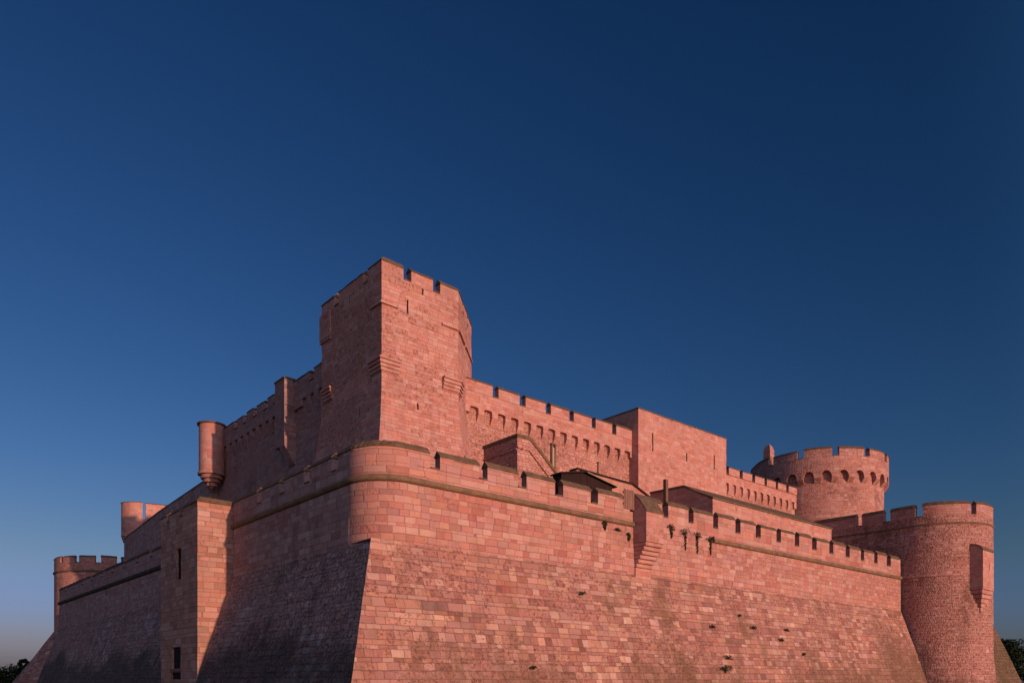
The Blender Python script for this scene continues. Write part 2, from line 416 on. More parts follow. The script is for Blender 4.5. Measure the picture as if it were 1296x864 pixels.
# ------------------------------------------------------------------ right outer wall with the rounded corner
RC = 2.1
r1 = thing('curtain_wall', 'long sunlit pink outer wall with battered base and brown-capped merlons, rounded at its near corner', 'wall')
corner = arc((RC, RC), RC, 180, 270, 28)
pr = Path(corner + [(57.3, 0)], step=.9)
loft('wall', pr, [(-1.3, 7.9), (0, 7.9), (0, 9.2), (0, 10.4), (0, 11.22), (-1.3, 11.22)], M['ashlar'], r1, smooth=True)
# batter: sharp arris towards the camera
bt_z = 8.3; BS = .35
pb = Path([(0, 0), (57.3, 0)], step=.8, n0=(-1, -1))
def bprof(zt, sl, k=8, back=-1.5):
    return [(back, -.3)] + [(sl * (zt - z), z) for z in [-.3 + (zt + .3) * i / k for i in range(k + 1)]] + [(back, zt)]
bo = loft('batter', pb, bprof(bt_z, BS, 24), M['batter'], r1, jit=.035)
# broach: the little stone pyramid that carries the sharp arris back under the rounded corner
prism('broach', [(.0, .0), (RC - .2, .0), (.7, .7), (.0, RC - .2)], 'z', bt_z - .02, bt_z + .02, M['batter'], r1)
A_ = 18.62; B_ = 20.3
c_left = pr.sub(pr.s[0], pr.s[28] + (A_ - RC) - .05)
loft('cordon', c_left, HALF(.17, 11.36), M['cordon'], r1, jit=.008, smooth=True)
q0 = pr.s[28] - RC          # arclength = a + q0 along the straight run
loft('cordon', pr.sub(27.0 + q0, 57.3 + q0), HALF(.17, 11.36), M['cordon'], r1, jit=.008, smooth=True)
loft('parapet', pr.sub(pr.s[0], A_ + q0), [(-.5, 11.20), (-.02, 11.20), (-.02, 12.14), (-.5, 12.14)], M['ashlar_big'], r1, smooth=True)
loft('parapet', pr.sub(A_ + q0 + .001, 57.3 + q0), [(-.5, 11.20), (-.02, 11.20), (-.02, 12.24), (-.5, 12.24)], M['ashlar_big'], r1, jit=.008)
g1 = [(3.34, 3.91), (6.42, 6.95), (9.09, 9.70), (11.9, 12.5), (14.8, 15.4), (17.7, 18.58)]
sp1 = [(pr.s[0], g1[0][0] + q0)] + [(g1[i][1] + q0, g1[i + 1][0] + q0) for i in range(len(g1) - 1)]
battlement(r1, pr, sp1, 12.14, 13.14, .42, M['ashlar_big'], front=-.02)
g2 = [(21.5, 22.1), (24.3, 24.8), (27.1, 27.65), (29.8, 30.4), (32.45, 33.1), (35.3, 35.95), (38.0, 38.65), (40.7, 41.4), (43.55, 44.2), (46.4, 47.1), (49.2, 49.8), (51.8, 52.45), (54.4, 55.2)]
sp2 = [(20.34 + q0, g2[0][0] + q0)] + [(g2[i][1] + q0, g2[i + 1][0] + q0) for i in range(len(g2) - 1)] + [(g2[-1][1] + q0, 57.3 + q0)]
battlement(r1, pr, sp2, 12.24, 13.4, .42, M['ashlar_big'], front=-.02)
# projecting garderobe with sloping stone roof and stepped corbels
gd = prism('garderobe', [(.3, 13.3), (.02, 13.28), (-.45, 12.85), (-1.02, 12.05), (-1.02, 10.2), (-.0, 10.2), (.3, 10.2)], 'x', A_, B_, M['smooth'], r1)
rf = prism('roof', [(.3, 13.36), (.0, 13.34), (-.47, 12.92), (-1.06, 12.09), (-1.045, 12.02), (-.45, 12.852), (.02, 13.282), (.3, 13.302)], 'x', A_ - .015, B_ + .015, M['coping']); child(gd, rf)
for i in range(6):
    z1 = 10.2 - i * .25; o_ = -.98 + i * .155
    cb = box('corbel', A_ + .02 + i * .012, B_ - .02 - i * .012, o_, .2, z1 - .243, z1 - .004, M['smooth'], None, bev=.03); child(gd, cb)
cb = box('plinth_block', A_ + .1, B_ - .1, -.09, .2, 7.3, 8.69, M['smooth'], None); child(gd, cb)

# ------------------------------------------------------------------ slatted wooden panel at the break of the parapet
w = thing('wooden_panel', 'weathered slatted wooden panel filling the parapet gap beside the dark garderobe', 'wooden panel', (18.1, -.03, 12.25))
for i in range(9):
    x = 17.66 + i * .107
    box('slat', x, x + .08, -.09 - .01 * (i % 2), -.04, 12.23, 13.46 - .03 * (i % 3), M['slat'], w, bev=.008)
for z in (12.5, 13.2): box('rail', 17.64, 18.6, -.03, .03, z, z + .09, M['timber'], w)

# ------------------------------------------------------------------ left outer walls
r2 = thing('curtain_wall', 'short shaded outer wall with blackened batter between the rounded corner and the square flanking tower', 'wall')
pl = Path([(0, 16.94), (0, RC)], step=.8)
loft('wall', pl, [(-1.3, 7.9), (0, 7.9), (0, 9.2), (0, 10.4), (0, 11.22), (-1.3, 11.22)], M['shaded_corner_ashlar'], r2, jit=.012)
plb = Path([(0, 16.94), (0, 0)], step=.7, n1=(-1, -1))
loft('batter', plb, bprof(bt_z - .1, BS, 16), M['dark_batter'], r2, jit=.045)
loft('cordon', pl, HALF(.17, 11.36), M['cordon'], r2, jit=.008, smooth=True)
loft('parapet', pl, [(-.5, 11.20), (-.02, 11.20), (-.02, 12.14), (-.5, 12.14)], M['shaded_corner_ashlar'], r2, jit=.008)
gl = [(3.3, 3.9), (6.35, 6.95), (9.5, 10.1), (12.6, 13.2)]
ed = [16.94 - q for g in reversed(gl) for q in (g[1], g[0])]
spl = [(0, ed[0])] + [(ed[i], ed[i + 1]) for i in (1, 3, 5)] + [(ed[7], 16.94 - RC)]
battlement(r2, pl, spl, 12.14, 13.14, .42, M['shaded_corner_ashlar'], front=-.02)

r3 = thing('curtain_wall', 'receding shaded outer wall with blackened batter and dark cordon left of the square flanking tower', 'wall')
pf = Path([(0, 69.6), (0, 24.3)], step=1.2)
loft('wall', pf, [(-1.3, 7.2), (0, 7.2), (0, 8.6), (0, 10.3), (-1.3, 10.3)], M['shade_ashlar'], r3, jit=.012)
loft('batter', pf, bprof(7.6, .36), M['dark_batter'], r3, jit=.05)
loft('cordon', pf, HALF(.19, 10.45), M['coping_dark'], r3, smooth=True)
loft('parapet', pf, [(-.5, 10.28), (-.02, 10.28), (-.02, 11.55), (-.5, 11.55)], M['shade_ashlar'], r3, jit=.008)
L = pf.L; sp = []; q = 0
while q < L - .5:
    sp.append((q, min(q + 3.4, L))); q += 3.95
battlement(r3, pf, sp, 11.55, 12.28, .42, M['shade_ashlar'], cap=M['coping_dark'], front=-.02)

# ------------------------------------------------------------------ square flanking tower
sq = thing('flanking_tower', 'square flanking tower on the left wall with one sunlit side and a tall shaded window', 'tower', (-2.2, 17, 0))
ps = Path([(-2.2, 24.25), (-2.2, 16.96), (3.0, 16.96), (3.0, 24.25)], step=.9, closed=True)
body = loft('wall', ps, dens([(0.0, -.3), (0, 12.2)], .6), M['tower_ashlar'], sq, ring_closed=False, jit=.015, smooth=True)
slits(body, [(-2.2, 20.5, 8.2, 10.2, .95, math.pi), (-2.2, 21.0, 2.45, 3.85, 1.75, math.pi), (-2.2, 21.05, 1.75, 2.2, 2.0, math.pi), (-2.2, 22.9, 2.6, 3.8, .14, math.pi)], sq, .26)
box('window_sill', -2.28, -1.7, 20.0, 22.1, 2.22, 2.42, M['cordon'], sq, bev=.02)
sps = [(0, 1.3), (1.8, 3.9), (4.4, 7.29 + 2.7)]
battlement(sq, ps, [(0, 1.4), (2.0, 4.0), (4.6, 10.0), (10.6, 12.4)], 12.2, 12.98, .45, M['tower_ashlar'])

# ------------------------------------------------------------------ keep tower
kp = thing('keep_tower', 'tall polygonal keep tower, the highest of the fort, with stepped corner corbels and arrow slits', 'tower', (10, 14, 11.4))
pk = Path([(6.6, 17.98), (6.6, 10), (12.5, 10), (16.4, 13.6), (16.4, 17.98)], step=.7, closed=True)
body = loft('wall', pk, dens([(.62, 11.3), (.60, 15.0), (.46, 16.2), (.28, 17.4), (.12, 18.6), (.02, 19.7), (0, 20.4), (0, 27.0)], .5), M['keep'], kp, ring_closed=False, jit=.024, smooth=True)
W_, S_ = math.pi, -math.pi / 2
slits(body, [(8.5, 10, 24.95, 25.8, .13, S_), (9.66, 10, 26.5, 26.9, .10, S_), (9.24, 10, 19.0, 19.42, .12, S_), (6.6, 11.9, 25.0, 25.9, .13, W_), (6.6, 14.0, 26.3, 26.85, .12, W_),
             (6.6, 12.6, 18.6, 19.3, .1, W_), (14.5, 11.85, 24.2, 25.2, .12, R(-47))], kp, .6)
pkd = Path([(6.6, 17.98), (6.6, 10), (12.5, 10), (16.4, 13.6), (16.4, 17.98)], step=.6, closed=True)
s1 = 7.98; s2 = s1 + 5.9; s3 = s2 + 5.308
battlement(kp, pkd, [(0, 1.85), (2.5, 5.75), (6.35, s1 + 1.6), (s1 + 2.15, s1 + 3.9), (s1 + 4.42, s2 + 1.5), (s2 + 1.95, s2 + 3.4), (s2 + 3.85, s3 + 1), (s3 + 1.6, s3 + 4.3), (s3 + 4.9, s3 + 8), (s3 + 8.6, s3 + 12)], 27.0, 28.06, .5, M['smooth'], rise=.34)
for a, b in ((s1 - 1.25, s1 + 1.15), (s2 - 1.35, s2 - .05), (s2 + .1, s2 + 2.2), (s2 + 2.5, s3 - .1), (0.05, 1.4)):
    loft('moulding', pkd.sub(a, b), [(-.04, 25.24), (.07, 25.18), (.13, 25.08), (.13, 25.02), (-.04, 25.0)], M['smooth'], kp)
for a, b in ((s1 - 1.25, s1 + 1.2), (s2 - 1.3, s2 + .8), (.5, 1.7)):
    rg = [(-.05, 21.66)]
    for i in range(4): z = 21.66 - i * .22; o_ = .27 - i * .06; rg += [(o_ + .04, z - .002), (o_ + .04, z - .14), (o_ - .05, z - .15), (o_ - .05, z - .218)]
    rg += [(-.05, 20.78)]
    loft('stepped_corbel', pkd.sub(a, b), rg, M['smooth'], kp)
for a, b in ((.02, 1.4),):
    loft('corner_pier', pkd.sub(a, b), [(-.05, 25.2), (.12, 25.2), (.12, 26.98), (-.05, 26.98)], M['smooth'], kp)

# ------------------------------------------------------------------ inner walls
iw = thing('inner_wall', 'sunlit crenellated inner wall with a row of small machicolation arches between keep and plain block tower', 'wall', (24, 12, 11.4))
pi_ = Path([(14.0, 12.3), (33.0, 12.3)], step=.8)
body = loft('wall', pi_, [(-1.2, 11.3), (0, 11.3), (0, 14), (0, 17), (0, 20), (0, 22.0), (-1.2, 22.0)], M['rubble'], iw, jit=.02)
q = lambda a: a - 14.0
ends = [15.81 + i * 1.27 for i in range(14)]
machicolation(iw, pi_, [q(e - .74) for e in ends], .74, 21.12, 20.72, 22.25, .3, M['smooth'], rise=.07, ctail=.55)
gi = [(17.15, 17.67), (19.75, 20.31), (22.43, 22.94), (25.01, 25.46), (27.56, 28.03), (30.05, 30.54)]
battlement(iw, pi_, [(0, q(gi[0][0]))] + [(q(gi[i][1]), q(gi[i + 1][0])) for i in range(5)] + [(q(gi[5][1]), q(33.0))], 22.25, 23.26, .42, M['smooth'], front=.3, rise=.24)

bk = thing('block_tower', 'plain rectangular block tower with three arrow slits and a thin flat coping', 'tower', (39, 13, 11.4))
body = loft('wall', Path([(32.55, 15.75), (32.55, 11.3), (45.5, 11.3), (45.5, 15.75)], step=.8, closed=True), dens([(0, 11.3), (0, 24.78)], .6), M['smooth'], bk, ring_closed=False, jit=.022, smooth=True)
slits(body, [(34.45, 11.3, 21.5, 23.1, .16, S_), (39.3, 11.3, 21.5, 22.3, .16, S_), (43.55, 11.3, 21.55, 22.9, .16, S_)], bk, .5)
loft('coping', Path([(32.55, 15.75), (32.55, 11.3), (45.5, 11.3), (45.5, 15.75)], step=.8, closed=True), [(-.3, 24.78), (.05, 24.782), (.05, 24.86), (-.12, 24.95), (-.3, 24.95)], M['coping'], bk, jz=.008)

fw = thing('inner_wall', 'farther sunlit crenellated inner wall with dark arched openings between block tower and round keep', 'wall', (52, 12, 11.4))
pw = Path([(45.52, 12.3), (59.95, 12.3)], step=.8)
loft('wall', pw, [(-1.2, 11.3), (0, 11.3), (0, 14), (0, 17), (0, 20), (0, 21.4), (-1.2, 21.4)], M['rubble'], fw, jit=.02)
q = lambda a: a - 45.52
machicolation(fw, pw, [q(46.55 + i * 1.235) for i in range(11)], .6, 20.9, 20.3, 21.82, .2, M['smooth'], rise=.08, ctail=.4)
gf = [(46.5, 47.0), (48.9, 49.4), (51.15, 51.65), (53.4, 53.85), (55.6, 56.0), (57.7, 58.15)]
battlement(fw, pw, [(0, q(gf[0][0]))] + [(q(gf[i][1]), q(gf[i + 1][0])) for i in range(5)] + [(q(gf[5][1]), q(59.95))], 21.82, 22.72, .42, M['smooth'], front=.3, rise=.22)

il = thing('inner_wall', 'shaded crenellated inner wall with dark arches running back from the keep to the small round turret', 'wall', (6, 27, 11.4))
pil = Path([(6.95, 39.6), (6.95, 18.2)], step=.8)
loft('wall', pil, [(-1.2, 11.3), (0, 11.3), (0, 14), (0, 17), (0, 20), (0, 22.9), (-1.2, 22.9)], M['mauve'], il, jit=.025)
q = lambda b: 39.6 - b
st = [q(25.4 + i * 1.28) for i in range(11)] + [q(18.9 + i * 1.25) for i in (0, 1, 2)]
machicolation(il, pil, sorted(st), .7, 22.15, 21.75, 23.15, .2, M['mauve'], rise=.1, ctail=.6)
sp = []; e = 0.0
for g in (37.2, 34.0, 32.0, 29.9, 27.8, 25.9, 19.8):
    sp.append((e, q(g) - .36)); e = q(g) + .36
sp.append((e, 21.4))
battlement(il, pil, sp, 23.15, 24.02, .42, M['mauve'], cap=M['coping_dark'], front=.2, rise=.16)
gd = prism('garderobe', [(22.75, 24.0), (24.4, 24.0), (24.4, 19.1), (22.75, 19.1)], 'x', 6.02, 7.0, M['mauve'], il)
gc = prism('sloping_corbel', [(6.03, 19.09), (7.0, 19.09), (7.0, 17.7), (6.75, 17.9)], 'y', 22.77, 23.7, M['mauve']); child(gd, gc)
gc = prism('coping', [(22.7, 24.0), (24.45, 24.0), (24.45, 24.13), (22.7, 24.13)], 'x', 5.97, 6.9, M['coping']); child(gd, gc)
gm = box('moulding', 5.97, 6.9, 22.70, 22.748, 22.0, 22.14, M['cordon']); child(gd, gm)

lw = thing('inner_wall', 'lower shaded inner wall stepping down beyond the small round turret on the left', 'wall', (7, 50, 11.4))
pq = Path([(8.6, 76.5), (7.1, 57), (6.2, 39.0)], step=1.2)
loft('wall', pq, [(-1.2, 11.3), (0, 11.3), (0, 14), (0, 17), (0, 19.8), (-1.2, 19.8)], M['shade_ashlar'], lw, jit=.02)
loft('coping', pq, [(-1.25, 19.8), (.06, 19.802), (.06, 19.9), (-.6, 20.05), (-1.25, 19.95)], M['coping'], lw)

# ------------------------------------------------------------------ bartizan at the end of the shaded inner wall
bz = thing('bartizan', 'small round corbelled turret with sunlit top on the shaded inner wall', 'turret', (6.2, 39.6, 19))
cz = (5.95, 37.5)
circ = lambda c, r, k=40, a0=0: Path(list(reversed(arc(c, r, a0, a0 + 360, k)))[:-1], step=50, closed=True)
# arcs run clockwise seen from above would put normals inside, so travel counter-clockwise
circ = lambda c, r, k=40, a0=0: Path(arc(c, r, a0, a0 + 360, k)[:-1], step=50, closed=True)
pz = circ(cz, 1.07)
loft('wall', pz, [(0, 19.9), (0, 21), (0, 22.5), (0, 24.08)], M['smooth'], bz, ring_closed=False, smooth=True)
loft('coping', pz, [(-.3, 24.08), (.15, 24.082), (.15, 24.2), (-.2, 24.3), (-.3, 24.3)], M['coping'], bz, smooth=False)
rg = []
for i in range(4): z = 19.9 - i * .32; o_ = .07 - i * .24; rg += [(o_ + .03, z - .002), (o_ + .03, z - .2), (o_ - .2, z - .21), (o_ - .2, z - .318)]
rg = rg + [(-1.04, 18.5)]
loft('stepped_corbel', pz, list(reversed(rg)), M['smooth'], bz, ring_closed=False)

# ------------------------------------------------------------------ round towers
def round_gaps(path, gaps):
    """complement of the gaps on a closed path"""
    sp = []; g = sorted(gaps)
    for i in range(len(g) - 1): sp.append((g[i][1], g[i + 1][0]))
    sp.append((path.s[0], g[0][0])); sp.append((g[-1][1], path.s[-1]))
    return sorted(sp)
rk = thing('round_tower', 'big round keep tower with arched machicolations and a pointed chimney rising over the inner wall', 'tower', (67.5, 13.6, 0))
ck = (67.5, 13.6); Rk = 6.95
pkc = circ(ck, Rk, 72, 0); LK = pkc.L
loft('wall', pkc, dens([(0, -.3), (0, 14), (0, 24.6)], .7), M['towerstone'], rk, ring_closed=False, smooth=True, jit=.02)
nb = 26; bay = LK / nb
machicolation(rk, pkc, [(i + .16) * bay for i in range(nb)], bay * .62, 23.62, 23.45, 25.75, .5, M['towerstone'], rise=.62, s0=.0, s1=LK, ctail=.45)
nm = 13; pm = LK / nm
battlement(rk, pkc, [(i * pm + (0 if i == 0 else .33) + .0, (i + 1) * pm - (.33)) for i in range(nm)], 25.75, 26.82, .5, M['towerstone'], front=.5, rise=.28)
# pointed chimney
ch = thing('chimney', 'slender pointed stone chimney standing on the left rim of the round keep', 'chimney', (62.6, 17.2, 25))
cpos = (62.55, 17.0)
pc_ = Path([(cpos[0] - .44, cpos[1] + .44), (cpos[0] - .44, cpos[1] - .44), (cpos[0] + .44, cpos[1] - .44), (cpos[0] + .44, cpos[1] + .44)], step=30, closed=True)
loft('shaft', pc_, [(0, 25.1), (0, 26.5), (0, 28.2)], M['towerstone'], ch, ring_closed=False)
loft('cap', pc_, [(-.01, 28.202), (-.04, 28.4), (-.16, 28.75), (-.33, 28.95)], M['towerstone'], ch, ring_closed=False)

hs = thing('horseshoe_tower', 'lower round-nosed tower at the right end of the sunlit wall with a hanging garderobe', 'tower', (62.7, -.9, 0))
ph = Path([(57.7, 12)] + arc((62.7, -.9), 5.0, 180, 360, 30) + [(67.7, 12)], step=.9, closed=True)
body = loft('wall', ph, dens([(.45, -.3), (.30, 1.2), (.12, 2.8), (0, 4.2), (0, 8), (0, 11.3), (0, 14), (0, 16.95)], .6), M['eroded_tower'], hs, ring_closed=False, smooth=True, jit=.02)
loft('cordon', ph.sub(.3, 40), HALF(.10, 16.2), M['cordon'], hs, smooth=True)
loft('cordon', ph.sub(.3, 17.2), HALF(.10, 11.4), M['towerstone'], hs, smooth=True)
qs = 12.9   # arclength where the round nose begins
sp = [(0, 12 - 4.45), (12 - 3.9, 12 - 1.75), (12 - 1.15, qs + .25), (qs + .85, qs + 5.05), (qs + 5.6, qs + 9), (qs + 9.6, qs + 13), (qs + 13.6, qs + 15.7), (qs + 16.3, qs + 19), (qs + 19.6, qs + 22), (qs + 22.6, qs + 26)]
battlement(hs, ph, sp, 16.95, 18.24, .5, M['towerstone'], rise=.34)
gd = prism('garderobe', [(-4.2, 10.0), (-6.15, 10.0), (-6.15, 13.55), (-5.95, 13.85), (-5.6, 14.05), (-5.2, 14.12), (-4.2, 14.12)], 'x', 59.95, 62.75, M['smooth'], hs)
rf = prism('roof', [(-4.2, 14.122), (-5.2, 14.122), (-5.6, 14.052), (-5.952, 13.852), (-6.155, 13.55), (-6.22, 13.55), (-6.0, 13.9), (-5.63, 14.13), (-5.2, 14.22), (-4.2, 14.22)], 'x', 59.9, 62.8, M['coping']); child(gd, rf)
for i in range(5):
    z1 = 9.99 - i * .4; 
    cb = box('corbel', 60.05 + i * .2, 62.7, -6.09 + i * .1, -4.7, z1 - .39, z1 - .004, M['smooth'], None, bev=.04); child(gd, cb)
box('arrow_slit', 61.5, 61.6, -6.158, -6.0, 11.8, 12.5, M['dark'], hs)

ow = thing('battered_outwork', 'low battered masonry outwork peeking out behind the round-nosed tower at the right edge', 'wall', (70, 0, 0))
po = Path([(66, -2.4), (73.3, -2.4), (73.3, 6), (66, 6)], step=.8, closed=True)
loft('wall', po, [(3.0, -.3), (2.2, 2), (1.4, 4.3), (.6, 6.6), (0.0, 8.4)], M['old_batter'], ow, ring_closed=False, jit=.03)

lt = thing('round_tower', 'low round tower with a flaring battered base at the far left end', 'tower', (8.6, 86, 0))
plt = circ((8.6, 86), 6.1, 72, 0); D2 = 6.1 * math.pi / 180
loft('wall', plt, [(0, 8.0), (0, 11), (0, 14), (0, 17.0)], M['towerstone'], lt, ring_closed=False, smooth=True)
loft('batter', plt, [(5.9, -.3), (4.1, 2.2), (2.4, 4.6), (1.1, 6.6), (.02, 8.2)], M['batter'], lt, ring_closed=False, smooth=True)
loft('cordon', plt, HALF(.16, 15.95), M['cordon'], lt, smooth=True)
gp = [(D2 * (a - 3), D2 * (a + 3)) for a in (20, 46, 72, 98, 124, 150, 176, 200, 224, 249, 273, 298, 322, 345)]
battlement(lt, plt, round_gaps(plt, gp), 17.0, 18.0, .5, M['towerstone'], rise=.24)

tt = thing('turret_tower', 'sunlit-topped tower with a corbelled round corner rising behind the receding left wall', 'tower', (14, 80, 11))
ptt = Path([(10.5, 83), (9.3, 79.3)] + arc((11.2, 79.3), 1.9, 180, 262, 10)[1:] + [(21, 75.6), (21, 83)], step=1.0, closed=True)
loft('wall', ptt, [(0, 11.3), (0, 15), (0, 19), (0, 22.9)], M['smooth'], tt, ring_closed=False)
sA = math.hypot(1.2, 3.7); arcL = 1.9 * R(82)
loft('corner_turret', ptt.sub(sA - 1.2, sA + arcL + .1), [(-.4, 20.8), (.35, 20.8), (.35, 24.95), (-.4, 24.95)], M['smooth'], tt)
loft('coping', ptt.sub(sA - 1.2, sA + arcL + .1), [(-.45, 24.95), (.4, 24.952), (.4, 25.03), (-.1, 25.12), (-.45, 25.1)], M['coping'], tt)
rg = [(-.2, 20.79)]
for i in range(3): z = 20.79 - i * .32; o_ = .33 - i * .1; rg += [(o_ + .03, z - .002), (o_ + .03, z - .2), (o_ - .12, z - .21), (o_ - .12, z - .318)]
loft('stepped_corbel', ptt.sub(sA - 1.2, sA + arcL + .1), rg + [(-.2, 19.83)], M['smooth'], tt)
loft('parapet', ptt.sub(sA + arcL + .5, ptt.L - 19), [(-.5, 22.9), (0.0, 22.9), (0.0, 24.95), (-.5, 24.95)], M['smooth'], tt)
loft('coping', ptt.sub(sA + arcL + .5, ptt.L - 19), [(-.55, 24.95), (.05, 24.952), (.05, 25.03), (-.2, 25.12), (-.55, 25.1)], M['coping'], tt)

# ------------------------------------------------------------------ things on the terrace behind the parapet
tv = thing('stone_shelter', 'long low stone shelter with brown sloping roof behind the right-hand merlons', 'shelter', (40, 5, 11.4))
prism('wall', [(2.98, 11.39), (2.98, 15.45), (5.6, 16.8), (9.0, 16.9), (9.0, 11.39)], 'x', 31.3, 49.75, M['smooth'], tv)
prism('roof', [(2.9, 15.44), (2.9, 15.56), (4.6, 16.36), (5.6, 16.96), (9.0, 17.05), (9.0, 16.91), (5.6, 16.81), (2.98, 15.46)], 'x', 31.22, 49.83, M['coping'], tv)

sh = thing('stair_house', 'stone stair head with sloping coping behind the merlons right of the keep', 'stair house', (14, 6, 11.4))
pf_ = [(13.0, 11.39), (13.0, 16.75), (14.05, 16.75), (16.6, 14.75), (16.6, 11.39)]
prism('wall', pf_, 'y', 4.55, 7.9, M['rubble'], sh)
prism('coping', [(12.94, 16.752), (12.94, 16.95), (14.1, 16.95), (16.7, 14.92), (16.66, 14.72), (14.05, 16.752)], 'y', 4.48, 7.96, M['coping'], sh)
prism('moulding', [(12.98, 16.05), (12.98, 16.14), (13.95, 16.14), (16.0, 14.5), (15.95, 14.44), (13.92, 16.05)], 'y', 4.45, 4.549, M['rubble'], sh)
box('moulding', 12.93, 12.999, 4.6, 7.9, 15.95, 16.05, M['rubble'], sh)

tp = thing('timber_post', 'twin dark timber uprights with a pale board between them, right of the stair head', 'post', (17.5, 6, 11.39))
box('upright', 17.26, 17.38, 5.94, 6.1, 11.39, 17.45, M['timber'], tp, bev=.012)
box('upright', 17.56, 17.68, 5.94, 6.1, 11.39, 17.45, M['timber'], tp, bev=.012)
box('board', 17.385, 17.555, 5.99, 6.05, 11.5, 17.3, M['pale_trim'], tp)
box('cap_rail', 17.24, 17.70, 5.92, 6.12, 17.455, 17.55, M['timber'], tp)
tp = thing('timber_post', 'single thick timber post in front of the plain block tower', 'post', (29.5, 6, 11.39))
box('upright', 29.4, 29.68, 5.9, 6.2, 11.39, 17.2, M['timber'], tp, bev=.02)
box('brace', 29.66, 29.74, 5.98, 6.1, 11.6, 16.0, M['timber'], tp)
tp = thing('pole', 'thin dark pole rising above the gabled shed roof', 'pole', (22.2, 6.6, 11.39))
bm = bmesh.new(); bmesh.ops.create_cone(bm, cap_ends=True, segments=10, radius1=.09, radius2=.07, depth=5.9, matrix=Matrix.Translation((22.5, 6.6, 14.35)))
me = bpy.data.meshes.new('shaft'); bm.to_mesh(me); bm.free(); child(tp, link('shaft', me, M['timber']))
bm = bmesh.new(); bmesh.ops.create_uvsphere(bm, u_segments=10, v_segments=6, radius=.1, matrix=Matrix.Translation((22.5, 6.6, 17.32)))
me = bpy.data.meshes.new('finial'); bm.to_mesh(me); bm.free(); child(tp, link('finial', me, M['timber']))

sd = thing('shed', 'dark tarred timber shed with a shallow gabled roof behind the crenels', 'shed', (17.5, 3, 11.39))
prism('boarding', [(14.6, 11.39), (14.6, 14.28), (16.5, 14.66), (19.2, 14.24), (19.2, 11.39)], 'y', 2.3, 3.05, M['tar'], sd)
prism('roof', [(14.4, 14.25), (14.4, 14.35), (16.5, 14.78), (16.5, 14.68)], 'y', 2.1, 3.1, M['tar'], sd)
prism('roof', [(16.502, 14.68), (16.502, 14.78), (19.5, 14.32), (19.5, 14.21)], 'y', 2.1, 3.1, M['tar'], sd)
prism('verge_board', [(16.7, 14.68), (16.7, 14.73), (19.45, 14.29), (19.45, 14.24)], 'y', 2.05, 2.097, M['pale_trim'], sd)

rw = thing('ramp_wall', 'low pink wall with thin sloping coping running down behind the shed towards the post', 'wall', (21, 3.4, 11.39))
prism('wall', [(16.9, 11.39), (16.9, 15.15), (22.3, 15.05), (25.6, 13.9), (25.6, 11.39)], 'y', 3.25, 3.75, M['smooth'], rw)
prism('coping', [(16.85, 15.152), (16.85, 15.26), (22.35, 15.17), (25.7, 14.0), (25.7, 13.85), (22.3, 15.052)], 'y', 3.15, 3.85, M['tar'], rw)

# ------------------------------------------------------------------ weeds in the masonry
def leaf_blob(bm, c, rad, n, size, rng, squash=(1, 1, 1)):
    for _ in range(n):
        while True:
            v = Vector((rng.uniform(-1, 1), rng.uniform(-1, 1), rng.uniform(-1, 1)))
            if v.length < 1: break
        p = Vector(c) + Vector((v.x * rad * squash[0], v.y * rad * squash[1], v.z * rad * squash[2]))
        s = size * rng.uniform(.6, 1.4)
        a = Vector((rng.gauss(0, 1), rng.gauss(0, 1), rng.gauss(0, 1))).normalized(); b = a.orthogonal().normalized()
        b = (Matrix.Rotation(rng.uniform(0, 6.28), 3, a) @ b); c2 = a.cross(b)
        vs = [bm.verts.new(p + b * s), bm.verts.new(p + c2 * s * .55), bm.verts.new(p - b * s), bm.verts.new(p - c2 * s * .55)]
        bm.faces.new(vs)
def weed(name, x, z, y, w, h, droop, label, group, rng, dens=150):
    r = thing(name, label, 'plant', (x, y, z), group)
    bm = bmesh.new()
    for k in range(9):                                        # thin shoots arching out and down, leaves along each
        ax = rng.uniform(-1, 1) * w; up = rng.uniform(.1, 1) * h; n_ = 7
        for i in range(n_):
            f = (i + 1) / n_
            leaf_blob(bm, (x + ax * f, y - .05 - .28 * math.sin(f * 2.2) * w, z + up * math.sin(f * 2.4) - .25 * h * f), .045 + .05 * w, max(2, dens // 55), .05, rng, (1.2, .7, .9))
    if droop:
        for k in range(22):
            f = (k / 22) ** 1.3
            leaf_blob(bm, (x + w * .15 + rng.gauss(0, .05) * (1 - .5 * f), y - .05, z - droop * f), .12 * (1 - .75 * f) + .02, 9, .05, rng, (1, .4, 1.1))
    me = bpy.data.meshes.new('foliage'); bm.to_mesh(me); bm.free(); child(r, link('foliage', me, M['weed']))
    bm = bmesh.new(); bmesh.ops.create_cone(bm, cap_ends=True, segments=6, radius1=.03, radius2=.015, depth=.4, matrix=Matrix.Translation((x, y - .02, z)) @ Matrix.Rotation(R(80), 4, 'X'))
    me = bpy.data.meshes.new('stem'); bm.to_mesh(me); bm.free(); child(r, link('stem', me, M['bark']))
rng = random.Random(5)
for (a, z, w, h, dr, lb) in ((22.3, 11.55, .38, .35, .6, 'leftmost thin weed hanging from the wall joint right beside the garderobe corbels'),
                             (23.75, 11.4, .62, .4, 1.1, 'largest drooping weed tuft between the two thinner ones under the merlons'),
                             (25.1, 11.35, .45, .38, 1.1, 'narrow weed tuft with long dark trail, third along from the garderobe'),
                             (26.6, 11.3, .62, .32, 1.0, 'broad flat weed tuft just left of where the brown cordon starts again')):
    weed('wall_plant', a, z, .0, w, h, dr, lb, 'weeds sprouting along the ruined cordon', rng)
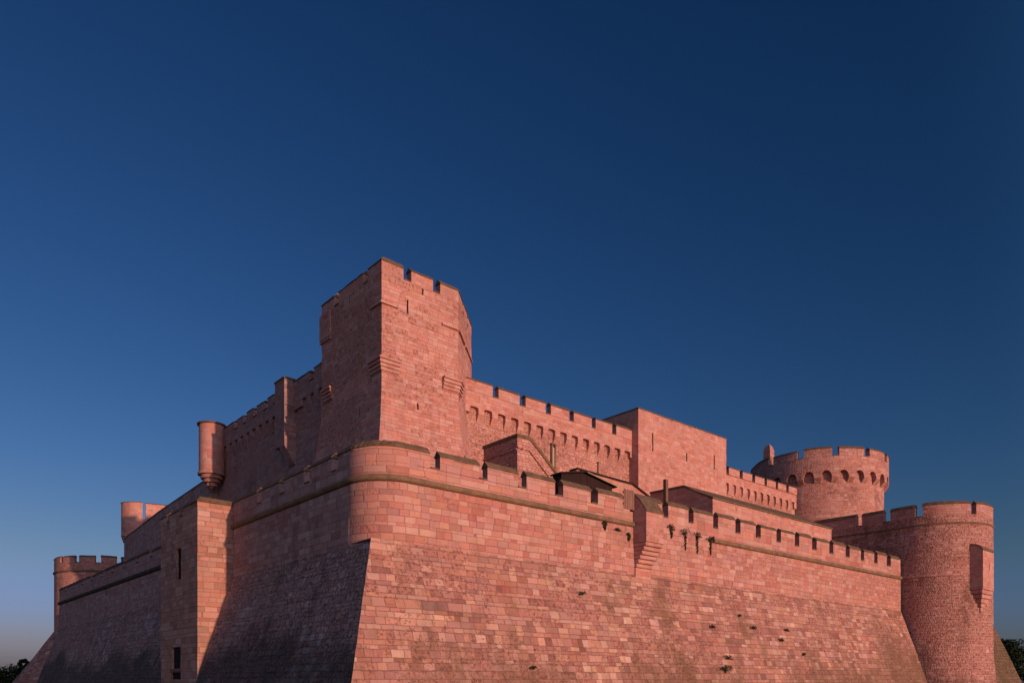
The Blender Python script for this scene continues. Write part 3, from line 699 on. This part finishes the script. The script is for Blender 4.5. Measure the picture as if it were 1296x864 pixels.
for a, z in ((15.9, 11.05), (17.1, 10.8), (18.1, 10.65)):
    weed('wall_weed', a, z, .0, rng.uniform(.12, .3), rng.uniform(.08, .2), rng.choice((0, .1, .35)), 'little dark weed rooted in the joints just under the cordon beside the garderobe', 'weeds under the cordon by the garderobe', rng, 60)
def on_batter(z): return -BS * (bt_z - z)
for (a, z, w, dens) in ((13.3, 6.6, .28, 60), (25.3, 5.2, .3, 70), (29.0, 6.2, .22, 50), (30.3, 5.35, .42, 90), (34.8, 5.4, .32, 60), (33.6, 4.6, .3, 60), (36.2, 3.6, .32, 60), (8.2, 2.3, .22, 50)):
    weed('wall_weed', a, z, on_batter(z), w, w * .6, 0, 'small dark weed tuft growing from a crack in the battered sunlit wall', 'weed tufts dotted over the batter', rng, dens)
weed('wall_shrub', 25.2, 2.35, on_batter(2.35), .75, .5, .3, 'wide dark shrub clump low on the battered sunlit wall', 'shrub clumps low on the batter', rng, 260)
weed('wall_shrub', 26.0, 3.1, on_batter(3.1), .5, .3, .0, 'smaller dark shrub clump just above the wide one on the batter', 'shrub clumps low on the batter', rng, 160)

# ------------------------------------------------------------------ trees and hedge far off
def tree(name, x, y, h, cr, label, rng, group=None):
    r = thing(name, label, 'tree', (x, y, 0), group)
    bm = bmesh.new()
    bmesh.ops.create_cone(bm, cap_ends=True, segments=10, radius1=.38, radius2=.16, depth=h * .62, matrix=Matrix.Translation((x, y, h * .31)))
    for k in range(7):
        a = rng.uniform(0, 6.28); z = h * rng.uniform(.3, .55); l = cr * rng.uniform(.5, .9)
        mt = Matrix.Translation((x, y, z)) @ Matrix.Rotation(a, 4, 'Z') @ Matrix.Rotation(R(50), 4, 'Y') @ Matrix.Translation((0, 0, l / 2))
        bmesh.ops.create_cone(bm, cap_ends=True, segments=6, radius1=.14, radius2=.04, depth=l, matrix=mt)
    me = bpy.data.meshes.new('trunk'); bm.to_mesh(me); bm.free(); child(r, link('trunk', me, M['bark']))
    bm = bmesh.new()
    for k in range(38):
        a = rng.uniform(0, 6.28); rr = cr * math.sqrt(rng.random()); z = h * (.2 + .72 * rng.random()); rr *= math.sqrt(max(.1, 1 - ((z / h - .5) / .55) ** 2))
        leaf_blob(bm, (x + rr * math.cos(a), y + rr * math.sin(a), z), cr * .30, 110, .26, rng, (1, 1, .8))
    me = bpy.data.meshes.new('crown'); bm.to_mesh(me); bm.free(); child(r, link('crown', me, M['leaf']))
rng = random.Random(11)
tree('broadleaf_tree', 171.5, 26.5, 10.9, 4.6, 'dark bushy tree touching the right tower outwork, leftmost of the far group', rng, 'far trees at the right edge')
tree('broadleaf_tree', 179.0, 21.5, 11.9, 5.0, 'dark bushy tree at the very right edge of the picture', rng, 'far trees at the right edge')
tree('broadleaf_tree', 188.0, 32.5, 11.0, 5.0, 'dark tree standing between and behind the two front trees at right', rng, 'far trees at the right edge')
hd = thing('hedge', 'long low dark hedge on the horizon at the far left', 'hedge', (5, 171, 0))
bm = bmesh.new()
for k in range(150):
    f = (k + .5) / 150; leaf_blob(bm, (-22 + 44 * f + rng.uniform(-.4, .4), 190 - 36 * f, rng.uniform(.6, 4.0)), 1.5, 150, .22, rng, (1, 1, .8))
me = bpy.data.meshes.new('foliage'); bm.to_mesh(me); bm.free(); child(hd, link('foliage', me, M['leaf']))
bm = bmesh.new()
for k in range(14):
    f = (k + .5) / 14; bmesh.ops.create_cone(bm, cap_ends=True, segments=6, radius1=.12, radius2=.06, depth=2.2, matrix=Matrix.Translation((-22 + 44 * f, 190 - 36 * f, 1.1)))
me = bpy.data.meshes.new('stems'); bm.to_mesh(me); bm.free(); o = child(hd, link('stems', me, M['bark']))
tree('small_tree', 10.9, 166.5, 6.6, 1.25, 'small round dark bush standing above the hedge at far left', rng)

# ------------------------------------------------------------------ camera, light, sky
F = Vector((.65239554, .75787865)); cam = bpy.data.cameras.new('camera'); co = bpy.data.objects.new('camera', cam); COL.objects.link(co)
co.location = (-18.522, -31.557, 1.7)
co.rotation_euler = (R(90), 0, math.atan2(F.y, F.x) - math.pi / 2)
cam.sensor_width = 36; cam.lens = 979 / 1296 * 36
cam.shift_y = (860 - 432) / 1296; cam.clip_end = 9000; cam.clip_start = .1
S.camera = co
sd_ = Vector((SUN_AZ[0], SUN_AZ[1], 0)).normalized() * math.cos(R(SUN_EL)) + Vector((0, 0, math.sin(R(SUN_EL))))
sun = bpy.data.lights.new('sun', 'SUN'); so = bpy.data.objects.new('sun', sun); COL.objects.link(so)
sun.energy = 4.1; sun.angle = R(.55); sun.color = (1.0, .60, .42)
so.rotation_euler = sd_.to_track_quat('Z', 'Y').to_euler(); so.location = (0, -60, 60)
wd = bpy.data.worlds.new('World'); S.world = wd; wd.use_nodes = True
nt = wd.node_tree; bg = nt.nodes['Background']
sky = nt.nodes.new('ShaderNodeTexSky'); sky.sky_type = 'NISHITA'; sky.sun_disc = False
sky.sun_elevation = R(SUN_EL); sky.sun_rotation = math.atan2(SUN_AZ[0], SUN_AZ[1])
sky.air_density = 1.0; sky.dust_density = .6; sky.ozone_density = 3.0
class _W: node_tree = nt
w_ = NT(_W)
sep = w_.new('ShaderNodeSeparateColor'); nt.links.new(sky.outputs[0], sep.inputs[0])
tcw = w_.new('ShaderNodeTexCoord'); spw = w_.new('ShaderNodeSeparateXYZ'); nt.links.new(tcw.outputs['Generated'], spw.inputs[0])
hz = w_.ss(spw.outputs[2], .03, .16, 1.0, 0.0)          # twilight band above the horizon
dt = w_.new('ShaderNodeVectorMath', operation='DOT_PRODUCT'); nt.links.new(tcw.outputs['Generated'], dt.inputs[0]); dt.inputs[1].default_value = sd_
sky_fill = [w_.ss(dt.outputs['Value'], -.25, .35, 1.0, g_) for g_ in (7.6, 5.0, 3.8)]   # added fill: sun-side sky boosted out of view to lift shaded faces
hz2 = w_.ss(spw.outputs[2], .0, .055, 1.0, 0.0)
chs = []
for k, (g, gain, hf, cap) in enumerate(((2.0, 9.6, -.46, 1.4), (1.55, 2.22, -.12, 1.1), (1.5, 2.28, .85, 1.05))):
    v = w_.m('MULTIPLY', w_.m('POWER', w_.m('MULTIPLY', sep.outputs[k], .1), g), gain * 10)
    v = w_.m('MULTIPLY', v, w_.m('ADD', 1.0, w_.m('MULTIPLY', hz, hf)))
    v = w_.m('MULTIPLY', v, w_.m('ADD', 1.0, w_.m('MULTIPLY', hz2, (-.35, .0, .7)[k])))
    chs.append(w_.m('MINIMUM', w_.m('MULTIPLY', v, sky_fill[k]), cap * 10))
cmb = w_.new('ShaderNodeCombineColor')
for k in range(3): nt.links.new(chs[k], cmb.inputs[k])
nt.links.new(cmb.outputs[0], bg.inputs['Color']); bg.inputs['Strength'].default_value = .10
S.view_settings.view_transform = 'Standard'; S.view_settings.look = 'None'; S.view_settings.gamma = 1; S.view_settings.exposure = 0
S.view_settings.use_curve_mapping = False
S.cycles.max_bounces = 5; S.cycles.diffuse_bounces = 3
